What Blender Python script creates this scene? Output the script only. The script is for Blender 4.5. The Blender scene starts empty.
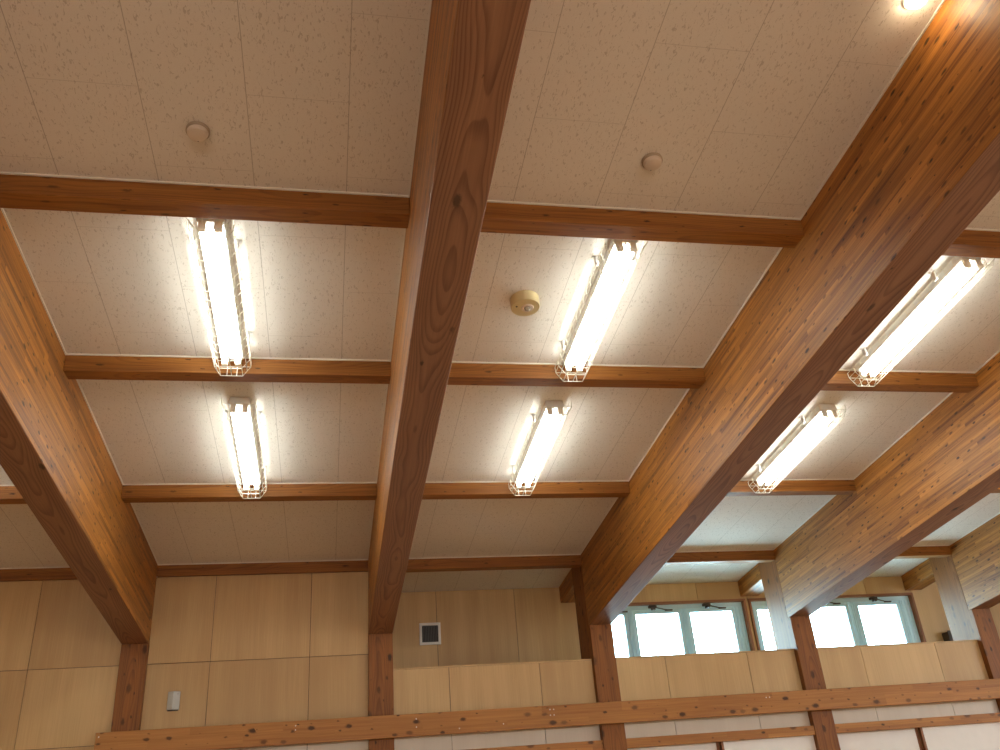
import bpy, bmesh, math, random
from mathutils import Vector, Matrix

random.seed(7)
SC = bpy.context.scene
COL = SC.collection

# ------------------------------------------------------------------ camera
EYE = 1.5
def cam_axes(yaw, pitch, roll):
    cy, sy = math.cos(yaw), math.sin(yaw); cp, sp = math.cos(pitch), math.sin(pitch)
    fw = Vector((sy*cp, cy*cp, sp)); rt = Vector((cy, -sy, 0)); up = rt.cross(fw)
    c, s = math.cos(roll), math.sin(roll)
    return rt*c + up*s, -rt*s + up*c, fw
cd = bpy.data.cameras.new('camera'); cam = bpy.data.objects.new('camera', cd); COL.objects.link(cam)
r_, u_, f_ = cam_axes(0.2169, 0.4619, -0.0803)
m = Matrix((r_, u_, -f_)).transposed().to_4x4(); m.translation = (0, 0, EYE)
cam.matrix_world = m
cd.sensor_width = 36; cd.lens = 843.04/1000*36; cd.clip_start = .05; cd.clip_end = 200
SC.camera = cam

# ------------------------------------------------------------------ light, exposure
SC.view_settings.view_transform = 'Standard'
SC.view_settings.look = 'None'
SC.view_settings.exposure = 0.08
SC.view_settings.gamma = 1.0
SC.view_settings.use_curve_mapping = False
W = bpy.data.worlds.new('sky'); SC.world = W; W.use_nodes = True
bg = W.node_tree.nodes['Background']; bg.inputs[0].default_value = (.58, .88, 1, 1); bg.inputs[1].default_value = 24.0
TUBE_STRENGTH = 28.0
TUBE_COLOR = (.95, 1, .94)
BULB_STRENGTH = 60.0
SC.cycles.diffuse_bounces = 6
SC.cycles.sample_clamp_indirect = 6.0
def area(name, loc, rot, sx, sy, power, color):
    l = bpy.data.lights.new(name, 'AREA'); l.shape = 'RECTANGLE'; l.size = sx; l.size_y = sy
    l.energy = power; l.color = color
    o = bpy.data.objects.new(name, l); COL.objects.link(o); o.location = loc; o.rotation_euler = rot
    return o
# fill added to lift the ambient, from the right-hand side and behind the camera
area('daylight_fill', (11.5, 2.5, 2.4), (0, math.radians(48), 0), 2.0, 7.0, 520, (.86, .95, 1))
area('daylight_fill', (2.0, -4.8, 2.6), (math.radians(42), 0, 0), 13.0, 1.6, 560, (.98, .96, .92))
# the two clerestory openings, as portals for the sky's light
for x0, x1 in ((2.98, 4.885), (4.925, 7.150)):
    p_ = area('daylight_portal', ((x0+x1)/2, 9.72, 2.93), (math.radians(-90), 0, 0), x1-x0, .95, 1, (1, 1, 1)); p_.data.cycles.is_portal = True

# ------------------------------------------------------------------ dimensions (metres)
ZC, SL = 4.732, 0.1165                  # ceiling height above the camera's foot, fall per metre
RX = [-1.7612, 0.4845, 2.7188, 4.9555, 7.1860]    # rafter centre lines
BAY = 2.2369
RW, RH = 0.2335, 0.746
PY = [3.508, 5.012, 6.820, 8.552]       # near faces of the purlin rows
PH, PW = 0.115, 0.124
WF = 8.514                              # front of the posts
WP = 8.580                              # face of the wall boards
WB = 9.554                              # back wall of the recess
ZPAR = 2.672                            # top of the parapet
ZJ = 2.816                              # board joint on the full-height wall
XL, XR, YN = -6.3, 11.6, -5.0
def ceil_z(y): return ZC - SL*y

# ------------------------------------------------------------------ node helpers
class NT:
    def __init__(s, name):
        s.m = bpy.data.materials.new(name); s.m.use_nodes = True; s.t = s.m.node_tree
        s.b = s.t.nodes['Principled BSDF']
    def n(s, typ, **kw):
        x = s.t.nodes.new(typ)
        for k, v in kw.items(): setattr(x, k, v)
        return x
    def put(s, sock, v):
        if hasattr(v, 'is_linked') or isinstance(v, bpy.types.NodeSocket): s.t.links.new(v, sock)
        else: sock.default_value = v
    def math(s, op, a, b=0.0, clamp=False):
        x = s.n('ShaderNodeMath', operation=op, use_clamp=clamp); s.put(x.inputs[0], a); s.put(x.inputs[1], b); return x.outputs[0]
    def vec(s, x=0.0, y=0.0, z=0.0):
        c = s.n('ShaderNodeCombineXYZ'); s.put(c.inputs[0], x); s.put(c.inputs[1], y); s.put(c.inputs[2], z); return c.outputs[0]
    def noise(s, v, scale=1.0, detail=3.0, rough=.5, dist=0.0):
        x = s.n('ShaderNodeTexNoise'); s.put(x.inputs['Vector'], v)
        x.inputs['Scale'].default_value = scale; x.inputs['Detail'].default_value = detail
        x.inputs['Roughness'].default_value = rough; x.inputs['Distortion'].default_value = dist
        return x.outputs[0]
    def white(s, v):
        x = s.n('ShaderNodeTexWhiteNoise', noise_dimensions='3D'); s.put(x.inputs['Vector'], v); return x.outputs['Value']
    def step(s, v, lo, hi):
        x = s.n('ShaderNodeMapRange', interpolation_type='SMOOTHSTEP'); s.put(x.inputs[0], v)
        x.inputs[1].default_value = lo; x.inputs[2].default_value = hi; return x.outputs[0]
    def mix(s, f, a, b):
        x = s.n('ShaderNodeMix', data_type='RGBA'); s.put(x.inputs[0], f)
        for k, v in ((6, a), (7, b)):
            if isinstance(v, tuple): v = (*v, 1) if len(v) == 3 else v
            s.put(x.inputs[k], v)
        return x.outputs[2]
    def uv(s):
        x = s.n('ShaderNodeUVMap'); y = s.n('ShaderNodeSeparateXYZ'); s.t.links.new(x.outputs[0], y.inputs[0])
        return y.outputs[0], y.outputs[1]
    def bump(s, h, strength, dist=.01):
        x = s.n('ShaderNodeBump'); s.put(x.inputs['Height'], h); x.inputs['Strength'].default_value = strength
        x.inputs['Distance'].default_value = dist; s.t.links.new(x.outputs[0], s.b.inputs['Normal'])
    def done(s, color=None, rough=.5, **kw):
        if color is not None: s.put(s.b.inputs['Base Color'], (*color, 1) if isinstance(color, tuple) and len(color) == 3 else color)
        s.put(s.b.inputs['Roughness'], rough)
        for k, v in kw.items(): s.put(s.b.inputs[k.replace('_', ' ')], v)
        return s.m

def wood(name, light, dark, lam=None, rings=0.0, knots=.5, knot_uv=(2.4, 9.0), streak=.8, rough=.42, ksize=1.0, spec=.3):
    """Stained timber: u runs along the grain, v across it."""
    t = NT(name); u, v = t.uv()
    rnd = t.math('MULTIPLY', t.n('ShaderNodeObjectInfo').outputs['Random'], 37.0)
    u = t.math('ADD', u, rnd)
    warp = t.math('SUBTRACT', t.noise(t.vec(t.math('MULTIPLY', u, 1.3), t.math('MULTIPLY', v, 4.0), rnd), 1.0, 2), .5)
    vv = t.math('ADD', v, t.math('MULTIPLY', warp, .03))
    if lam:
        li = t.math('FLOOR', t.math('DIVIDE', v, lam))
        w1 = t.white(t.vec(li, rnd, 3.1))
        si = t.math('FLOOR', t.math('ADD', t.math('MULTIPLY', u, 1.25), t.math('MULTIPLY', w1, 9.0)))
        w2 = t.white(t.vec(li, si, rnd))
        off = t.math('MULTIPLY', w2, 50.0)
    else:
        w2 = None; off = rnd
    fine = t.noise(t.vec(t.math('MULTIPLY', u, 1.6), t.math('MULTIPLY', vv, 75.0), off), 1.0, 5, .62)
    mid = t.noise(t.vec(t.math('MULTIPLY', u, .8), t.math('MULTIPLY', vv, 16.0), off), 1.0, 3, .55)
    f = t.math('ADD', t.math('MULTIPLY', t.math('SUBTRACT', fine, .5), streak*1.5), .55)
    f = t.math('ADD', f, t.math('MULTIPLY', t.math('SUBTRACT', mid, .5), streak*1.2))
    if w2 is not None:
        f = t.math('ADD', f, t.math('MULTIPLY', t.math('SUBTRACT', w2, .5), .34))
    if rings:
        low = t.noise(t.vec(t.math('MULTIPLY', u, .75), t.math('MULTIPLY', v, 2.6), rnd), 1.0, 2, .45)
        ph = t.math('ADD', t.math('MULTIPLY', low, 17.0), t.math('MULTIPLY', t.math('MULTIPLY', v, v), 400.0))
        ph = t.math('ADD', ph, t.math('MULTIPLY', u, .9))
        fr = t.math('FRACT', ph)
        band = t.math('MULTIPLY', t.step(fr, .35, .93), t.math('SUBTRACT', 1.0, t.step(fr, .93, 1.0)))
        f = t.math('SUBTRACT', f, t.math('MULTIPLY', band, rings))
    f = t.math('MAXIMUM', t.math('MINIMUM', f, 1.0), 0.0)
    col = t.mix(f, dark, light)
    if lam:
        fr = t.math('FRACT', t.math('DIVIDE', v, lam))
        ln = t.math('SUBTRACT', 1.0, t.step(fr, .01, .07))
        col = t.mix(t.math('MULTIPLY', ln, .35), col, dark)
    vo = t.n('ShaderNodeTexVoronoi', voronoi_dimensions='2D', feature='F1')
    wob = t.math('MULTIPLY', t.math('SUBTRACT', t.noise(t.vec(t.math('MULTIPLY', u, 45.0), t.math('MULTIPLY', v, 70.0), rnd), 1.0, 2), .5), .16)
    t.put(vo.inputs['Vector'], t.vec(t.math('ADD', t.math('MULTIPLY', u, knot_uv[0]), wob), t.math('SUBTRACT', t.math('MULTIPLY', v, knot_uv[1]), wob), 0.0))
    vo.inputs['Scale'].default_value = 1.0
    cs = t.n('ShaderNodeSeparateColor'); t.t.links.new(vo.outputs['Color'], cs.inputs[0])
    gate = t.math('LESS_THAN', cs.outputs[0], knots)
    size = t.math('ADD', t.math('MULTIPLY', t.math('MULTIPLY', cs.outputs[1], cs.outputs[1]), .15*ksize), .030*ksize)
    d = t.math('DIVIDE', vo.outputs['Distance'], size)
    kn = t.math('MULTIPLY', gate, t.math('SUBTRACT', 1.0, t.step(d, .45, 1.25)))
    col = t.mix(t.math('MULTIPLY', kn, t.math('ADD', t.math('MULTIPLY', cs.outputs[2], .45), .5)), col, tuple(c*.18 for c in dark))
    t.bump(fine, .12, .004)
    return t.done(col, t.math('ADD', t.math('MULTIPLY', fine, .2), rough), Specular_IOR_Level=spec)

def plain(name, color, rough=.5, **kw):
    t = NT(name)
    g = t.n('ShaderNodeTexCoord').outputs['Object']
    n = t.noise(g, 9.0, 3)
    col = t.mix(n, tuple(c*.94 for c in color), tuple(min(1, c*1.04) for c in color))
    return t.done(col, rough, **kw)

def emit(name, color, strength):
    t = NT(name)
    return t.done((.9, .9, .88), .4, Emission_Color=(*color, 1), Emission_Strength=strength)

M = {}
M['glulam'] = wood('glulam side', (.50, .205, .036), (.115, .033, .006), lam=.031, knots=.8, knot_uv=(7.5, 19.0), ksize=1.15, streak=1.15, rough=.36, spec=.42)
M['board'] = wood('sawn board face', (.35, .175, .088), (.13, .052, .027), rings=.38, knots=.07, knot_uv=(3.4, 9.0), streak=.5)
M['purlin'] = wood('purlin timber', (.40, .165, .033), (.15, .046, .009), rings=.22, knots=.55, knot_uv=(5.0, 17.0), streak=.75)
M['post'] = wood('post timber', (.34, .130, .028), (.13, .040, .009), rings=.28, knots=.75, knot_uv=(5.0, 10.0), streak=.7, ksize=1.5)
M['rail'] = wood('rail timber', (.50, .235, .066), (.24, .085, .022), lam=.098, rings=.14, knots=.85, knot_uv=(6.0, 11.0), ksize=1.45, streak=.7)
M['casing'] = wood('window casing timber', (.34, .15, .07), (.18, .07, .03), streak=.5, knots=.05)

def panel_mat(name, c0, c1):
    t = NT(name); u, v = t.uv()
    fine = t.noise(t.vec(t.math('MULTIPLY', u, 140.0), t.math('MULTIPLY', v, 2.0), 0.0), 1.0, 4, .6)
    mid = t.noise(t.vec(t.math('MULTIPLY', u, 7.0), t.math('MULTIPLY', v, .5), 4.0), 1.0, 2, .5)
    tone = t.noise(t.vec(t.math('MULTIPLY', u, .31), t.math('MULTIPLY', v, .31), 9.0), 1.0, 0, .5)
    f = t.math('ADD', t.math('MULTIPLY', fine, .40), t.math('MULTIPLY', mid, .45))
    f = t.math('ADD', f, t.math('MULTIPLY', t.math('SUBTRACT', tone, .38), .62), clamp=True)
    col = t.mix(t.step(f, .22, .80), c0, c1)
    return t.done(col, .5)
M['panel'] = panel_mat('maple veneer board', (.47, .295, .125), (.66, .455, .215))
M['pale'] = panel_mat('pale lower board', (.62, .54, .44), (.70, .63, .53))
M['gap'] = plain('dark backing', (.05, .03, .018), .8)

def ceiling_mat():
    t = NT('fissured ceiling board'); u, v = t.uv()
    br = t.n('ShaderNodeTexBrick', offset=.5, offset_frequency=2, squash=1.0)
    t.put(br.inputs['Vector'], t.vec(t.math('SUBTRACT', v, 2.9435), t.math('ADD', u, .2275 + .455*20), 0.0))
    br.inputs['Color1'].default_value = (1, 1, 1, 1); br.inputs['Color2'].default_value = (.97, .97, .97, 1)
    br.inputs['Mortar'].default_value = (0, 0, 0, 1); br.inputs['Scale'].default_value = 1.0
    br.inputs['Mortar Size'].default_value = 0.0018; br.inputs['Mortar Smooth'].default_value = .2
    br.inputs['Brick Width'].default_value = .91; br.inputs['Row Height'].default_value = .455
    w = t.noise(t.vec(t.math('MULTIPLY', u, 88.0), t.math('MULTIPLY', v, 36.0), 0.0), 1.0, 2, .5, 1.2)
    pit = t.step(w, .600, .665)
    grit = t.noise(t.vec(t.math('MULTIPLY', u, 240.0), t.math('MULTIPLY', v, 200.0), 0.0), 1.0, 2, .6)
    base = t.mix(grit, (.70, .650, .585), (.80, .750, .685))
    col = t.mix(t.math('MULTIPLY', pit, .42), base, (.30, .235, .18))
    fx = t.math('ABSOLUTE', t.math('SUBTRACT', t.math('FRACT', t.math('ADD', t.math('DIVIDE', t.math('ADD', u, .2275 + .455*20), .455), .5)), .5))
    col = t.mix(t.math('MULTIPLY', br.outputs['Fac'], .30), col, (.24, .19, .15))
    col = t.mix(t.math('MULTIPLY', t.math('LESS_THAN', fx, .0045), .35), col, (.24, .19, .15))
    h = t.math('SUBTRACT', t.math('MULTIPLY', grit, .25), pit)
    t.bump(h, .35, .004)
    return t.done(col, .85)
M['ceiling'] = ceiling_mat()
M['trim'] = plain('white edging', (.78, .74, .68), .45)
M['white'] = plain('white enamel', (.80, .80, .77), .4)
M['wire'] = plain('cream coated wire', (.82, .79, .68), .4)
M['socket'] = plain('lamp socket plastic', (.86, .80, .68), .45)
M['tube'] = emit('lit tube', TUBE_COLOR, TUBE_STRENGTH)
M['bulb'] = emit('lit bulb', (1, .78, .50), BULB_STRENGTH)
M['cream'] = plain('cream plastic', (.66, .55, .30), .45)
M['detector'] = plain('beige plastic', (.66, .56, .46), .5)
M['tan'] = plain('tan plastic', (.40, .31, .22), .5)
M['grey'] = plain('grey plastic', (.50, .51, .48), .45)
M['dark'] = plain('dark grille', (.035, .033, .032), .5)
M['lens'] = plain('clear lens', (.75, .75, .72), .12, Metallic=.6)
M['alu'] = plain('pale blue aluminium', (.58, .84, .95), .35)
M['darkbox'] = plain('dark brown box', (.05, .035, .026), .55)
M['steel'] = plain('bright screw', (.7, .66, .6), .3, Metallic=.8)
def glass():
    t = NT('window glass')
    t.t.nodes.remove(t.b); g = t.n('ShaderNodeBsdfTransparent'); g.inputs[0].default_value = (.93, .97, .98, 1)
    gl = t.n('ShaderNodeBsdfGlossy'); gl.inputs['Roughness'].default_value = .02
    mx = t.n('ShaderNodeMixShader'); fr = t.n('ShaderNodeFresnel'); fr.inputs[0].default_value = 1.35
    t.t.links.new(fr.outputs[0], mx.inputs[0]); t.t.links.new(g.outputs[0], mx.inputs[1]); t.t.links.new(gl.outputs[0], mx.inputs[2])
    t.t.links.new(mx.outputs[0], t.t.nodes['Material Output'].inputs[0]); return t.m
M['glass'] = glass()
def floor_mat():
    t = NT('varnished floor boards'); u, v = t.uv()
    li = t.math('FLOOR', t.math('DIVIDE', u, .075)); w = t.white(t.vec(li, t.math('FLOOR', t.math('ADD', t.math('MULTIPLY', v, .6), t.math('MULTIPLY', li, .37))), 0.0))
    n = t.noise(t.vec(t.math('MULTIPLY', u, 60.0), t.math('MULTIPLY', v, 1.5), w), 1.0, 3)
    f = t.math('ADD', t.math('MULTIPLY', w, .5), t.math('MULTIPLY', n, .5))
    return t.done(t.mix(f, (.42, .27, .14), (.58, .41, .24)), .3)
M['floor'] = floor_mat()
M['door'] = plain('white sliding door paper', (.82, .80, .77), .6)
M['plaster'] = plain('pale plaster', (.58, .42, .26), .8)

# ------------------------------------------------------------------ mesh helpers
class MB:
    def __init__(s): s.v = []; s.f = []; s.uv = []; s.mi = []; s.smooth = []
    def face(s, idx, uvs=None, mi=0, smooth=False):
        s.f.append(tuple(idx)); s.uv.append(uvs or [(s.v[i][0], s.v[i][1]) for i in idx]); s.mi.append(mi); s.smooth.append(smooth)
    def box(s, x0, x1, y0, y1, z0, z1, axis='y', fn=None, face_mi=0, uo=0.0, vo=0.0):
        """Box with UVs in metres, u along axis; z faces take material face_mi; fn bends the corners."""
        b = len(s.v); loc = [(x, y, z) for x in (x0, x1) for y in (y0, y1) for z in (z0, z1)]
        s.v += [fn(*p) if fn else p for p in loc]
        L = 'xyz'.index(axis); cx, cz = (x0+x1)/2, (z0+z1)/2; mid = (cx, (y0+y1)/2, cz)
        for n, q in ((0, (0, 1, 3, 2)), (0, (4, 6, 7, 5)), (1, (0, 4, 5, 1)), (1, (2, 3, 7, 6)), (2, (0, 2, 6, 4)), (2, (1, 5, 7, 3))):
            o = [k for k in range(3) if k != n]
            ua = L if L in o else o[0]; va = [k for k in o if k != ua][0]
            s.face([b+i for i in q], [(loc[i][ua]+uo, loc[i][va]-mid[va]*(1 if n == 2 else 0)+vo) for i in q], face_mi if n == 2 else 0)
    def prism(s, prof, x0, x1, axis='x', mi=0):
        """Extrude a closed 2-D profile along an axis; profile is (y,z) for x and (x,z) for y, (x,y) for z."""
        b = len(s.v); n = len(prof)
        for e in (x0, x1):
            for a, c in prof:
                s.v.append((e, a, c) if axis == 'x' else (a, e, c) if axis == 'y' else (a, c, e))
        for i in range(n):
            j = (i+1) % n; p, q = prof[i], prof[j]
            d0, d1 = (p[1], q[1]) if abs(q[1]-p[1]) >= abs(q[0]-p[0]) else (p[0], q[0])
            s.face((b+i, b+j, b+n+j, b+n+i), [(d0, x0), (d1, x0), (d1, x1), (d0, x1)], mi)
        s.face(range(b+n-1, b-1, -1), [(prof[k][1], prof[k][0]) for k in range(n-1, -1, -1)], mi)
        s.face(range(b+n, b+2*n), [(q[1], q[0]) for q in prof], mi)
    def lathe(s, prof, n=28, c=(0, 0, 0)):
        b = len(s.v)
        for r, z in prof:
            for k in range(n):
                a = 2*math.pi*k/n; s.v.append((c[0]+r*math.cos(a), c[1]+r*math.sin(a), c[2]+z))
        for i in range(len(prof)-1):
            for k in range(n):
                k2 = (k+1) % n; s.face((b+i*n+k, b+i*n+k2, b+(i+1)*n+k2, b+(i+1)*n+k), smooth=True)
        s.face(range(b+n-1, b-1, -1)); s.face(range(b+(len(prof)-1)*n, b+len(prof)*n))
    def tube(s, pts, r, n=6, closed=False):
        pts = [Vector(p) for p in pts]; b = len(s.v); m = len(pts)
        for i, p in enumerate(pts):
            a = pts[i-1] if (i or closed) else pts[i]; c = pts[(i+1) % m] if (i < m-1 or closed) else pts[i]
            d = (c-a).normalized(); h = Vector((0, 0, 1)) if abs(d.z) < .9 else Vector((1, 0, 0))
            e = d.cross(h).normalized(); g = e.cross(d)
            for k in range(n):
                t = 2*math.pi*k/n; s.v.append(tuple(p + e*r*math.cos(t) + g*r*math.sin(t)))
        for i in range(m if closed else m-1):
            j = (i+1) % m
            for k in range(n):
                k2 = (k+1) % n; s.face((b+i*n+k, b+i*n+k2, b+j*n+k2, b+j*n+k), smooth=True)
        if not closed:
            s.face(range(b+n-1, b-1, -1)); s.face(range(b+(m-1)*n, b+m*n))
    def build(s, name, mats, parent=None, bevel=0.0):
        me = bpy.data.meshes.new(name); me.from_pydata(s.v, [], s.f)
        ul = me.uv_layers.new(name='UVMap'); k = 0
        for pi, p in enumerate(me.polygons):
            p.material_index = s.mi[pi]; p.use_smooth = s.smooth[pi]
            for q in s.uv[pi]: ul.data[k].uv = q; k += 1
        for mt in (mats if isinstance(mats, (list, tuple)) else [mats]): me.materials.append(mt)
        bm = bmesh.new(); bm.from_mesh(me); bmesh.ops.recalc_face_normals(bm, faces=bm.faces)
        for e_ in bm.edges:
            if len(e_.link_faces) == 2 and e_.calc_face_angle() > .6: e_.smooth = False
        bm.to_mesh(me); bm.free()
        o = bpy.data.objects.new(name, me); COL.objects.link(o)
        if parent: o.parent = parent
        if bevel:
            bv = o.modifiers.new('edge', 'BEVEL'); bv.width = bevel; bv.segments = 2; bv.limit_method = 'ANGLE'; bv.angle_limit = math.radians(40)
        return o

def tag(o, label, cat, group=None, kind='thing'):
    o['label'] = label; o['category'] = cat; o['kind'] = kind
    if group: o['group'] = group
    return o
def empty(name, loc=(0, 0, 0), rot=(0, 0, 0)):
    o = bpy.data.objects.new(name, None); COL.objects.link(o); o.location = loc; o.rotation_euler = rot; o.empty_display_size = .1
    return o
def struct(o): o['kind'] = 'structure'; return o
def copy_tree(o, parent=None):
    c = o.copy(); COL.objects.link(c)
    if parent: c.parent = parent
    for ch in list(o.children): copy_tree(ch, c)
    return c

def boards(mb, rects, y0, y1, gap=.0025):
    """Veneer boards on a wall facing -y: rects are (x0, x1, z0, z1), with a narrow open joint between them."""
    for (x0, x1, z0, z1) in rects:
        mb.box(x0+gap, x1-gap, y0, y1, z0+gap, z1-gap, axis='z', uo=random.random()*9, vo=random.random()*9)

def board_box(mb, x0, x1, z0, z1, y0, y1, gap=.0025, mi=0):
    b0 = len(mb.uv)
    mb.box(x0+gap, x1-gap, y0, y1, z0+gap, z1-gap, axis='z')
    a, c = random.random()*20, random.random()*20
    for k in range(b0, len(mb.uv)): mb.mi[k] = mi
    for k in range(b0, len(mb.uv)):
        mb.uv[k] = [(mb.v[i][0]+a, mb.v[i][2]+c) for i in mb.f[k]]

# ------------------------------------------------------------------ the shell
EDGES = [XL, RX[0]-BAY] + RX + [RX[4]+BAY, XR]
mb = MB()
for a, b in zip(EDGES[:-1], EDGES[1:]):
    c = (a+b)/2 if abs((b-a)-BAY) < .05 else (b-BAY/2 if a == XL else a+BAY/2)
    i0 = len(mb.v)
    for (x, y) in ((a, YN), (b, YN), (b, WB+.1), (a, WB+.1)): mb.v.append((x, y, ceil_z(y)))
    mb.face((i0, i0+1, i0+2, i0+3), [(a-c, YN), (b-c, YN), (b-c, WB+.1), (a-c, WB+.1)])
    for (x, y) in ((a, YN), (b, YN), (b, WB+.1), (a, WB+.1)): mb.v.append((x, y, ceil_z(y)+.06))
    mb.face((i0+7, i0+6, i0+5, i0+4))
    for k in range(4):
        k2 = (k+1) % 4; mb.face((i0+k, i0+k2, i0+4+k2, i0+4+k))
me_c = mb.build('ceiling', M['ceiling']); struct(me_c)

mb = MB(); mb.box(XL, XR, YN, WB+.2, -.1, 0, axis='z')
mb.uv = [[(mb.v[i][0], mb.v[i][1]) for i in f] for f in mb.f]
struct(mb.build('floor', M['floor']))
mb = MB(); mb.box(XL-.1, XL, YN, WB+.2, 0, 5.5); struct(mb.build('wall_left', M['plaster']))
mb = MB(); mb.box(XR, XR+.1, YN, WB+.2, 0, 5.5); struct(mb.build('wall_right', M['plaster']))
mb = MB(); mb.box(XL, XR, YN-.1, YN, 0, 5.6); struct(mb.build('wall_near', M['plaster']))

# full-height boarded wall of the two left bays, and the parapet wall of the others
mb = MB()
x_left = RX[1]
def bay_joints(k):   # board joints centred in the bay between rafter k and k+1
    c = (RX[k]+RX[k+1])/2
    return [RX[k], c-.456, c+.452, RX[k+1]]
def top_at(y): return ceil_z(y)
cols = [XL, -5.39, -4.48, -3.57, -2.66, RX[0]] + bay_joints(0)[1:]
for a, b in zip(cols[:-1], cols[1:]):
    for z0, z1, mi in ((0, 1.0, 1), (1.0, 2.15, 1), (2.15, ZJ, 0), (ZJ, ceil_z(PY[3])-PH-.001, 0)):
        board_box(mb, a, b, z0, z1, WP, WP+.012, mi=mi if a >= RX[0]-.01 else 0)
g = MB(); g.box(XL, RX[1]+RW/2, WP+.012, WP+.10, 0, ceil_z(PY[3])-PH-.001)
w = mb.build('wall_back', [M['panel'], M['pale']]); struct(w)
struct(g.build('wall_back_core', M['gap'], w))
mb = MB(); g = MB()
for k in (1, 2, 3, 4):
    js = bay_joints(k) if k < 4 else [RX[4], RX[4]+.66, RX[4]+1.57, RX[4]+2.48, RX[4]+3.39, XR]
    js[0] += RW/2+.001; js[-1] -= RW/2+.001
    for a, b in zip(js[:-1], js[1:]):
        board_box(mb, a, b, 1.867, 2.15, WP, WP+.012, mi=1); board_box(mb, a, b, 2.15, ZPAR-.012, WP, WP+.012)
    mb.box(js[0], js[-1], WP-.002, WP+.11, ZPAR-.012, ZPAR, axis='x')
    g.box(js[0], js[-1], WP+.012, WP+.10, 1.867, ZPAR-.012)
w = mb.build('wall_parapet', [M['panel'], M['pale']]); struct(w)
struct(g.build('wall_parapet_core', M['gap'], w))
# recess floor and flank behind the parapet
mb = MB(); mb.box(RX[1]-.02, XR, WP+.10, WB+.1, 2.28, 2.34, axis='x'); struct(mb.build('floor_recess', M['panel']))
mb = MB(); mb.box(RX[1]-.03, RX[1]+RW/2-.03, WP+.101, WB, 2.0, top_at(WB)-.002, axis='z'); struct(mb.build('wall_recess_left', M['panel']))

# back wall of the recess, boarded around the two window openings
WX = [(2.98, 4.885), (4.925, 7.150)]; WZ = (2.45, 3.405)
mb = MB(); g = MB(); zt = top_at(WB)-.002
def wall_piece(x0, x1, z0, z1):
    board_box(mb, x0, x1, z0, z1, WB, WB+.012); g.box(x0, x1, WB+.012, WB+.11, z0, z1)
for a, b in zip([RX[1], 1.1637, 2.0625], [1.1637, 2.0625, WX[0][0]]): wall_piece(a, b, 2.3, zt)
for (a, b) in WX:
    j = 4.29 if a < 4 else 6.523
    wall_piece(a, j, WZ[1], zt); wall_piece(j, b, WZ[1], zt); wall_piece(a, b, 2.3, WZ[0])
wall_piece(WX[0][1], WX[1][0], 2.3, zt)
xs = [WX[1][1], 8.06, 8.97, 9.88, 10.8, XR]
for a, b in zip(xs[:-1], xs[1:]): wall_piece(a, b, 2.3, zt)
g.box(XL, RX[1]-.001, WB+.012, WB+.11, 0, top_at(WB+.1)-.002)
w = mb.build('wall_recess_back', M['panel']); struct(w); struct(g.build('wall_recess_core', M['gap'], w))

# windows: brown casing, pale aluminium frame, three top-hung sashes each with its pane and opener
def window(n, x0, x1, glasses):
    r = struct(empty('window_%d' % n, (0, 0, 0)))
    z0, z1 = WZ; c = MB()
    c.box(x0, x1, WB-.02, WB+.14, z1-.026, z1, axis='x'); c.box(x0, x1, WB-.02, WB+.14, z0, z0+.026, axis='x')
    c.box(x0, x0+.026, WB-.02, WB+.14, z0+.026, z1-.026, axis='z'); c.box(x1-.026, x1, WB-.02, WB+.14, z0+.026, z1-.026, axis='z')
    c.build('window_casing', M['casing'], r)
    f = MB(); a, b = x0+.026, x1-.026; t, s = z1-.026, z0+.026
    f.box(a, b, WB+.05, WB+.12, t-.05, t); f.box(a, b, WB+.05, WB+.12, s, s+.05)
    q = .045
    bars = [(a, glasses[0][0]-q)] + [(glasses[k][1]+q, glasses[k+1][0]-q) for k in range(len(glasses)-1)] + [(glasses[-1][1]+q, b)]
    for (b0, b1) in bars:
        f.box(b0, b1, WB+.05, WB+.12, s+.05, t-.05)
        for k in range(3):
            e = b0 + (b1-b0)*(k+.5)/3; f.box(e-.004, e+.004, WB+.040, WB+.05, s+.05, t-.05)
    f.build('window_frame', M['alu'], r)
    for (g0, g1) in glasses:
        sm = MB(); zt_, zb_ = 3.285, s+.10
        sm.box(g0-q, g0, WB+.065, WB+.10, zb_-q, zt_+q); sm.box(g1, g1+q, WB+.065, WB+.10, zb_-q, zt_+q)
        sm.box(g0, g1, WB+.065, WB+.10, zt_, zt_+q); sm.box(g0, g1, WB+.065, WB+.10, zb_-q, zb_)
        so = sm.build('sash', M['alu'], r)
        p = MB(); p.box(g0, g1, WB+.08, WB+.086, zb_, zt_); p.build('pane', M['glass'], so)
        h = MB(); xc = (g0+g1)/2-.06
        h.box(xc-.045, xc+.045, WB+.005, WB+.05, t-.035, t-.008); h.box(xc-.02, xc+.02, WB-.012, WB+.03, t-.062, t-.03)
        h.tube([(xc+.03, WB+.02, t-.03), (xc+.16, WB+.045, t-.055), (xc+.24, WB+.06, t-.06)], .006)
        h.box(xc+.16, xc+.25, WB+.04, WB+.06, t-.068, t-.054)
        h.build('window_opener', M['darkbox'], so)
    return r
window(1, WX[0][0], WX[0][1], [(3.075, 3.365), (3.510, 4.045), (4.190, 4.725)])
window(2, WX[1][0], WX[1][1], [(5.055, 5.575), (5.715, 6.235), (6.410, 6.945)])

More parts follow.
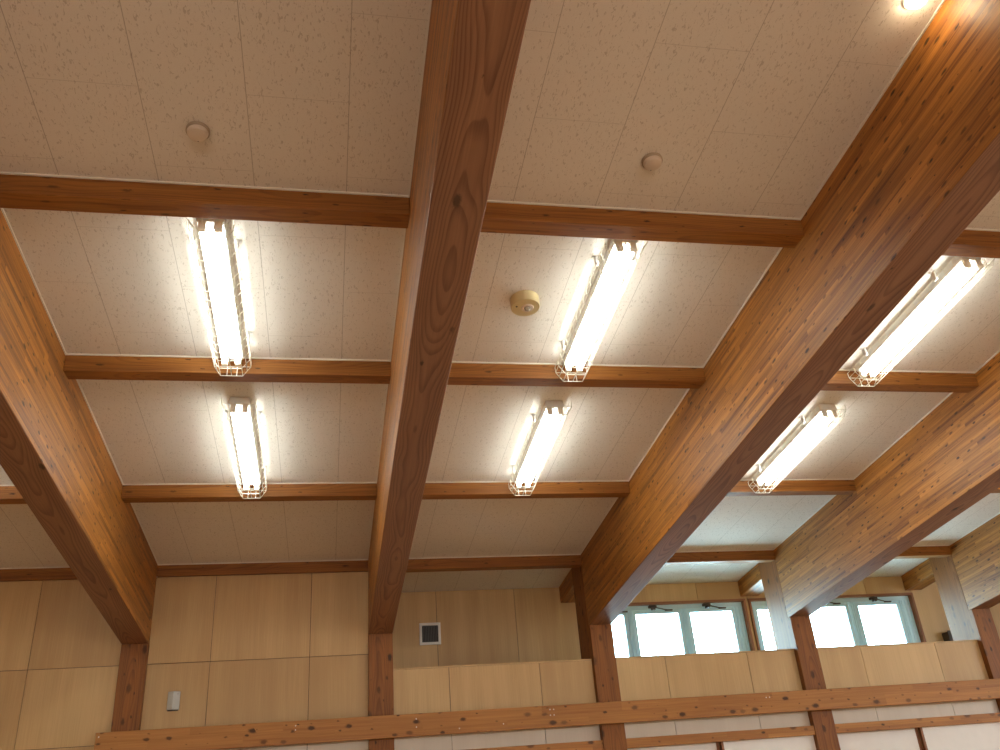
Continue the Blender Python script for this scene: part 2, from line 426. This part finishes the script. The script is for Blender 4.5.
# sliding doors under the lower rail, two to a bay
n = 0
for k in (1, 2, 3):
    a, b = RX[k]+RW/2, RX[k+1]-RW/2; c = (a+b)/2
    for (x0, x1, y) in ((a, c-.014, WP+.035), (c-.006, b, WP-.005)):
        n += 1; d = MB(); d.box(x0+.004, x1, y, y+.03, .02, 1.823, axis='z')
        o = struct(d.build('door_%d' % n, M['door']))
        e = MB(); e.box((x0 if y < WP+.01 else x1-.03), (x0+.022 if y < WP+.01 else x1), y-.004, y+.031, .02, 1.823, axis='z'); e.build('door_edge', M['casing'], o)
mb = MB(); mb.box(RX[1]+RW/2, XR, 8.962, 8.99, 0, 2.279); struct(mb.build('wall_back_lower', M['plaster']))
mb = MB(); mb.box(RX[4]+RW/2, XR, WP, WP+.03, 0, 1.823); struct(mb.build('wall_back_end', M['door']))

# white edging where ceiling boards meet rafters and purlins, one per bay
allx = [RX[0]-BAY] + RX + [RX[4]+BAY]
rows = [YN] + PY
for i in range(6):
    a, b = allx[i]+RW/2, allx[i+1]-RW/2; t = MB()
    def sh(x, y, z): return (x, y, z+ceil_z(y))
    spans = [(YN, PY[0])] + [(PY[j]+PW, PY[j+1]) for j in range(3)]
    for (s0, s1) in spans:
        t.box(a, a+.008, s0, s1, -.008, 0, fn=sh); t.box(b-.008, b, s0, s1, -.008, 0, fn=sh)
        t.box(a+.008, b-.008, s1-.008, s1, -.008, 0, fn=sh)
        if s0 > YN: t.box(a+.008, b-.008, s0, s0+.008, -.008, 0, fn=sh)
    struct(t.build('trim_%d' % (i+1), M['trim']))

# ------------------------------------------------------------------ rafters, posts, purlins
def rafter(x, label):
    mb = MB()
    mb.box(x-RW/2, x+RW/2, YN+.002, 8.568, -RH, 0, axis='y', fn=lambda X, Y, Z: (X, Y, Z+ceil_z(Y)), face_mi=1)
    o = mb.build('glulam_rafter', [M['glulam'], M['board']], bevel=.006)
    return tag(o, label, 'rafter', 'deep rafters running down to the wall')
rafter(RX[0], 'deep wooden rafter whose lower end lands beside the small grey wall box')
rafter(RX[1], 'deep wooden rafter between the two smoke detectors, with broad flame grain underneath')
rafter(RX[2], 'deep wooden rafter next to the glowing round downlight')
rafter(RX[3], 'deep wooden rafter ending between the first and second clerestory windows')
rafter(RX[4], 'deep wooden rafter past the second clerestory window, at the picture edge')

def post(x, label, tall):
    mb = MB()
    zb = lambda y: ceil_z(y)-RH-.001
    if tall:
        prof = [(WF, 0), (8.96, 0), (8.96, ceil_z(8.96)-.001), (8.569, ceil_z(8.569)-.001), (8.569, zb(8.569)), (WF, zb(WF))]
    else:
        prof = [(WF, 0), (WP-.001, 0), (WP-.001, zb(WP)), (WF, zb(WF))]
    mb.prism(prof, x-RW/2, x+RW/2, 'x')
    for k, f in enumerate(mb.f):      # grain runs up the post
        mb.uv[k] = [(mb.v[i][2]+x, (mb.v[i][0]-x) + (mb.v[i][1]-WF)) for i in f]
    return tag(mb.build('wall_post', M['post'], bevel=.004), label, 'post', 'timber posts under the rafters')
post(RX[0], 'square timber post just beside the small grey wall box', False)
post(RX[1], 'square timber post where the boarded wall meets the recess with white vent', False)
post(RX[2], 'square timber post between the white wall vent and first clerestory window', True)
post(RX[3], 'square timber post between the first and second clerestory windows', True)
post(RX[4], 'square timber post past the second clerestory window', True)

def short_beam(x, label):
    mb = MB(); mb.box(x-RW/2, x+RW/2, 8.961, WB-.001, -.185, -.001, axis='y', fn=lambda X, Y, Z: (X, Y, Z+ceil_z(Y)))
    tag(mb.build('stub_beam', M['glulam'], bevel=.004), label, 'beam', 'short beams in the recess')
short_beam(RX[2], 'short stub beam in the recess between white vent and first window')
short_beam(RX[3], 'short stub beam over the strip between the two clerestory windows')
short_beam(RX[4], 'short stub beam in the recess past the second window')

ROWS = ['brown purlin nearest the smoke detectors', 'brown purlin between the two lamps', 'brown purlin past the end of the farther lamp', 'brown purlin at the head of the wall']
BAYS = ['before the bay with the wall box', 'in the grey wall box bay', 'in the wall vent bay',
        'in the first window bay', 'in the second window bay', '']
for i in range(5):
    a, b = allx[i]+RW/2, allx[i+1]-RW/2
    for j in range(4):
        mb = MB(); y = PY[j]
        mb.box(a+.001, b-.001, y, y+PW, -PH, 0, axis='x', fn=lambda X, Y, Z, y=y: (X, Y, Z+ceil_z(y if Z < -.01 else Y)))
        rn = ROWS[j]
        if i == 0 and j == 0: rn = 'brown purlin farthest from the wall'
        tag(mb.build('purlin', M['purlin'], bevel=.004), rn + ' ' + BAYS[i], 'purlin', 'purlins between the rafters')

# ------------------------------------------------------------------ rails on the wall
mb = MB(); x0, x1 = -1.979, XR-.02; z0, z1 = 2.0476, 2.242
mb.box(x0, x1, WF-.09, WF-.001, z0, z1, axis='x')
rl = mb.build('wall_rail', M['rail'], bevel=.005)
tag(rl, 'long knotty timber rail running across the wall in front of the posts', 'rail')
for xc, dots in ((-1.95, ((0, .06),)), (-.29, ((0, .055), (0, .02))), (.80, ((0, .05), (0, -.02))), (1.20, ((0, -.055),)), (1.62, ((0, -.04),)), (2.10, ((-.018, .06), (.018, .06), (-.018, .01), (.018, .01))), (4.35, ((-.018, .05), (.018, .05)))):
    for dx, dz in dots:
        s = MB(); s.lathe([(.006, 0), (.006, .002), (.003, .003)], 10)
        o = s.build('screw', M['steel'], rl); o.location = (xc+dx, WF-.09+.001, (z0+z1)/2+dz); o.rotation_euler = (math.pi/2, 0, 0)
for k, lb in ((1, 'thin lower rail above the sliding doors in the bay of the white wall vent'), (2, 'thin lower rail above the sliding doors under the first window'), (3, 'thin lower rail above the sliding doors under the second window')):
    mb = MB(); mb.box(RX[k]+RW/2+.001, RX[k+1]-RW/2-.001, WF+.010, WP+.03, 1.823, 1.911, axis='x')
    tag(mb.build('lower_rail', M['rail'], bevel=.003), lb, 'rail', 'lower rails between the posts')

# ------------------------------------------------------------------ caged fluorescent lamps
ANG = -math.atan(SL)
def make_lamp():
    r = empty('fluorescent_lamp'); L = .625
    b = MB(); b.prism([(-.064, -.002), (-.073, -.050), (-.066, -.064), (.066, -.064), (.073, -.050), (.064, -.002)], -L, L, 'y')
    b.build('lamp_body', M['white'], r, bevel=.003)
    for sx in (-1, 1):
        t = MB(); t.tube([(sx*.040, -.597, -.094), (sx*.040, .597, -.094)], .0163, 14); t.build('tube', M['tube'], r)
        for sy in (-1, 1):
            h = MB(); h.box(sx*.040-.019, sx*.040+.019, sy*.612-.013, sy*.612+.013, -.116, -.050); h.build('socket', M['socket'], r, bevel=.004)
    c = MB(); rr = .0026; K = .675
    prof = [(-.112, -.045), (-.112, -.085), (-.068, -.155), (.068, -.155), (.112, -.085), (.112, -.045)]
    nh = 17
    for k in range(nh):
        y = -K + 2*K*k/(nh-1); c.tube([(x, y, z) for x, z in prof], rr, 5)
    for x, z in prof + [(-.092, -.1175), (.092, -.1175), (0, -.155)]: c.tube([(x, -K, z), (x, K, z)], rr, 5)
    for sy in (-1, 1):
        for x in (-.03, .03): c.tube([(x, sy*K, -.155), (x, sy*K, -.085)], rr, 5)
        c.tube([(-.112, sy*K, -.085), (.112, sy*K, -.085)], rr, 5)
    c.build('wire_guard', M['wire'], r)
    for sx in (-1, 1):
        for sy in (-.42, .42):
            k = MB(); k.box(sx*.112-.008, sx*.112+.008, sy-.014, sy+.014, -.062, -.001); k.box(min(sx*.108, sx*.135), max(sx*.108, sx*.135), sy-.012, sy+.012, -.008, -.001)
            k.build('guard_clip', M['white'], r, bevel=.002)
    return r
lamp0 = make_lamp(); first = True
LB = ['in the bay cut off before the wall box', 'above the small grey wall box', 'above the white wall vent', 'above the first clerestory window', 'above the second clerestory window']
for i in range(5):
    for j, (yc, rw) in enumerate(((4.322, 'nearer'), (6.105, 'farther'))):
        o = lamp0 if first else copy_tree(lamp0); first = False
        o.location = ((allx[i]+allx[i+1])/2, yc, ceil_z(yc)); o.rotation_euler = (ANG, 0, 0)
        tag(o, 'lit caged twin-tube lamp, %s of two %s' % (rw, LB[i]), 'lamp', 'caged fluorescent lamps')

# ------------------------------------------------------------------ small things on the ceiling
def on_ceiling(o, x, y): o.location = (x, y, ceil_z(y)-.0005); o.rotation_euler = (ANG, 0, 0)
def detector():
    r = empty('smoke_detector')
    b = MB(); b.lathe([(.054, 0), (.054, -.012), (.050, -.016)], 32); b.build('detector_base', M['tan'], r)
    h = MB(); h.lathe([(.048, -.0155), (.046, -.028), (.040, -.034), (.02, -.037), (.004, -.0375)], 32); h.build('detector_head', M['detector'], r)
    l = MB(); l.lathe([(.004, -.0), (.004, -.004), (.002, -.005)], 10, (0, .036, -.030)); l.build('indicator', M['dark'], r)
    return r
d = detector(); on_ceiling(d, -.642, 3.165); tag(d, 'round beige smoke detector on the ceiling, in the bay of the grey wall box', 'smoke detector', 'smoke detectors')
d2 = copy_tree(d); on_ceiling(d2, 1.584, 3.155); tag(d2, 'round beige smoke detector in the same ceiling panel as the glowing downlight', 'smoke detector', 'smoke detectors')

e = empty('emergency_light')
b = MB(); b.lathe([(.090, 0), (.090, -.062), (.086, -.068), (.004, -.0685)], 40); b.build('housing', M['cream'], e)
b = MB(); b.lathe([(.040, -.068), (.036, -.074), (.026, -.075), (.022, -.069), (.002, -.069)], 28, (.012, 0, 0)); b.build('bezel', M['detector'], e)
b = MB(); b.lathe([(.021, -.069), (.018, -.080), (.009, -.086), (.002, -.087)], 20, (.012, 0, 0)); b.build('lens', M['lens'], e)
b = MB(); b.lathe([(.006, -.068), (.006, -.071), (.003, -.072)], 12, (-.058, -.01, 0)); b.build('test_button', M['dark'], e)
on_ceiling(e, 1.143, 4.315); tag(e, 'round cream emergency light with small lens, on the ceiling next to a caged lamp', 'emergency light')

dl = empty('downlight')
b = MB(); b.lathe([(.056, 0), (.056, -.005), (.050, -.008), (.046, -.004), (.042, -.001)], 32); b.build('trim_ring', M['white'], dl)
b = MB(); b.lathe([(.043, -.003), (.043, -.016), (.035, -.030), (.020, -.038), (.004, -.041)], 28); b.build('bulb', M['bulb'], dl)
on_ceiling(dl, 2.463, 2.150); tag(dl, 'glowing warm round downlight in the ceiling beside a deep rafter', 'downlight')

# ------------------------------------------------------------------ small things on the walls
gb = empty('wall_box', (-1.383, WP, 2.485))
b = MB(); b.prism([(-.052, 0), (-.052, -.030), (0, -.060), (.052, -.030), (.052, 0)], -.078, .078, 'z'); b.build('box_cover', M['grey'], gb, bevel=.004)
b = MB(); b.prism([(-.045, -.002), (-.045, -.026), (0, -.052), (.045, -.026), (.045, -.002)], -.086, -.078, 'z'); b.build('box_base', M['dark'], gb)
b = MB(); b.lathe([(.004, 0), (.004, .003), (.002, .004)], 10); o = b.build('screw', M['dark'], gb); o.location = (.036, -.040, .055); o.rotation_euler = (math.pi/2, 0, .5)
tag(gb, 'small pale grey box with a ridged front on the boarded wall', 'wall box')

v = empty('wall_vent', (1.083, WB, 3.150)); q = .117; w_ = .028
b = MB()
b.box(-q, q, -.022, 0, q-w_, q); b.box(-q, q, -.022, 0, -q, -q+w_); b.box(-q, -q+w_, -.022, 0, -q+w_, q-w_); b.box(q-w_, q, -.022, 0, -q+w_, q-w_)
b.build('vent_frame', M['white'], v, bevel=.003)
b = MB(); b.box(-q+w_, q-w_, -.005, -.001, -q+w_, q-w_); b.build('vent_backing', M['dark'], v)
b = MB()
for k in range(9):
    x = -.072 + .018*k; b.box(x-.002, x+.002, -.018, -.005, -q+w_, q-w_)
b.build('vent_grille', plain('grille slat', (.10, .095, .09), .5), v)
tag(v, 'square white framed vent with dark grille on the recess wall', 'vent')

d = empty('wall_case', (7.53, WB, 2.80))
b = MB(); b.box(-.13, .13, -.12, 0, -.10, .10); b.build('case_body', M['darkbox'], d, bevel=.008)
b = MB(); b.box(-.135, .135, -.128, -.121, .06, .112); b.build('case_lid', M['darkbox'], d, bevel=.003)
tag(d, 'small dark box low on the recess wall past the second window', 'box')
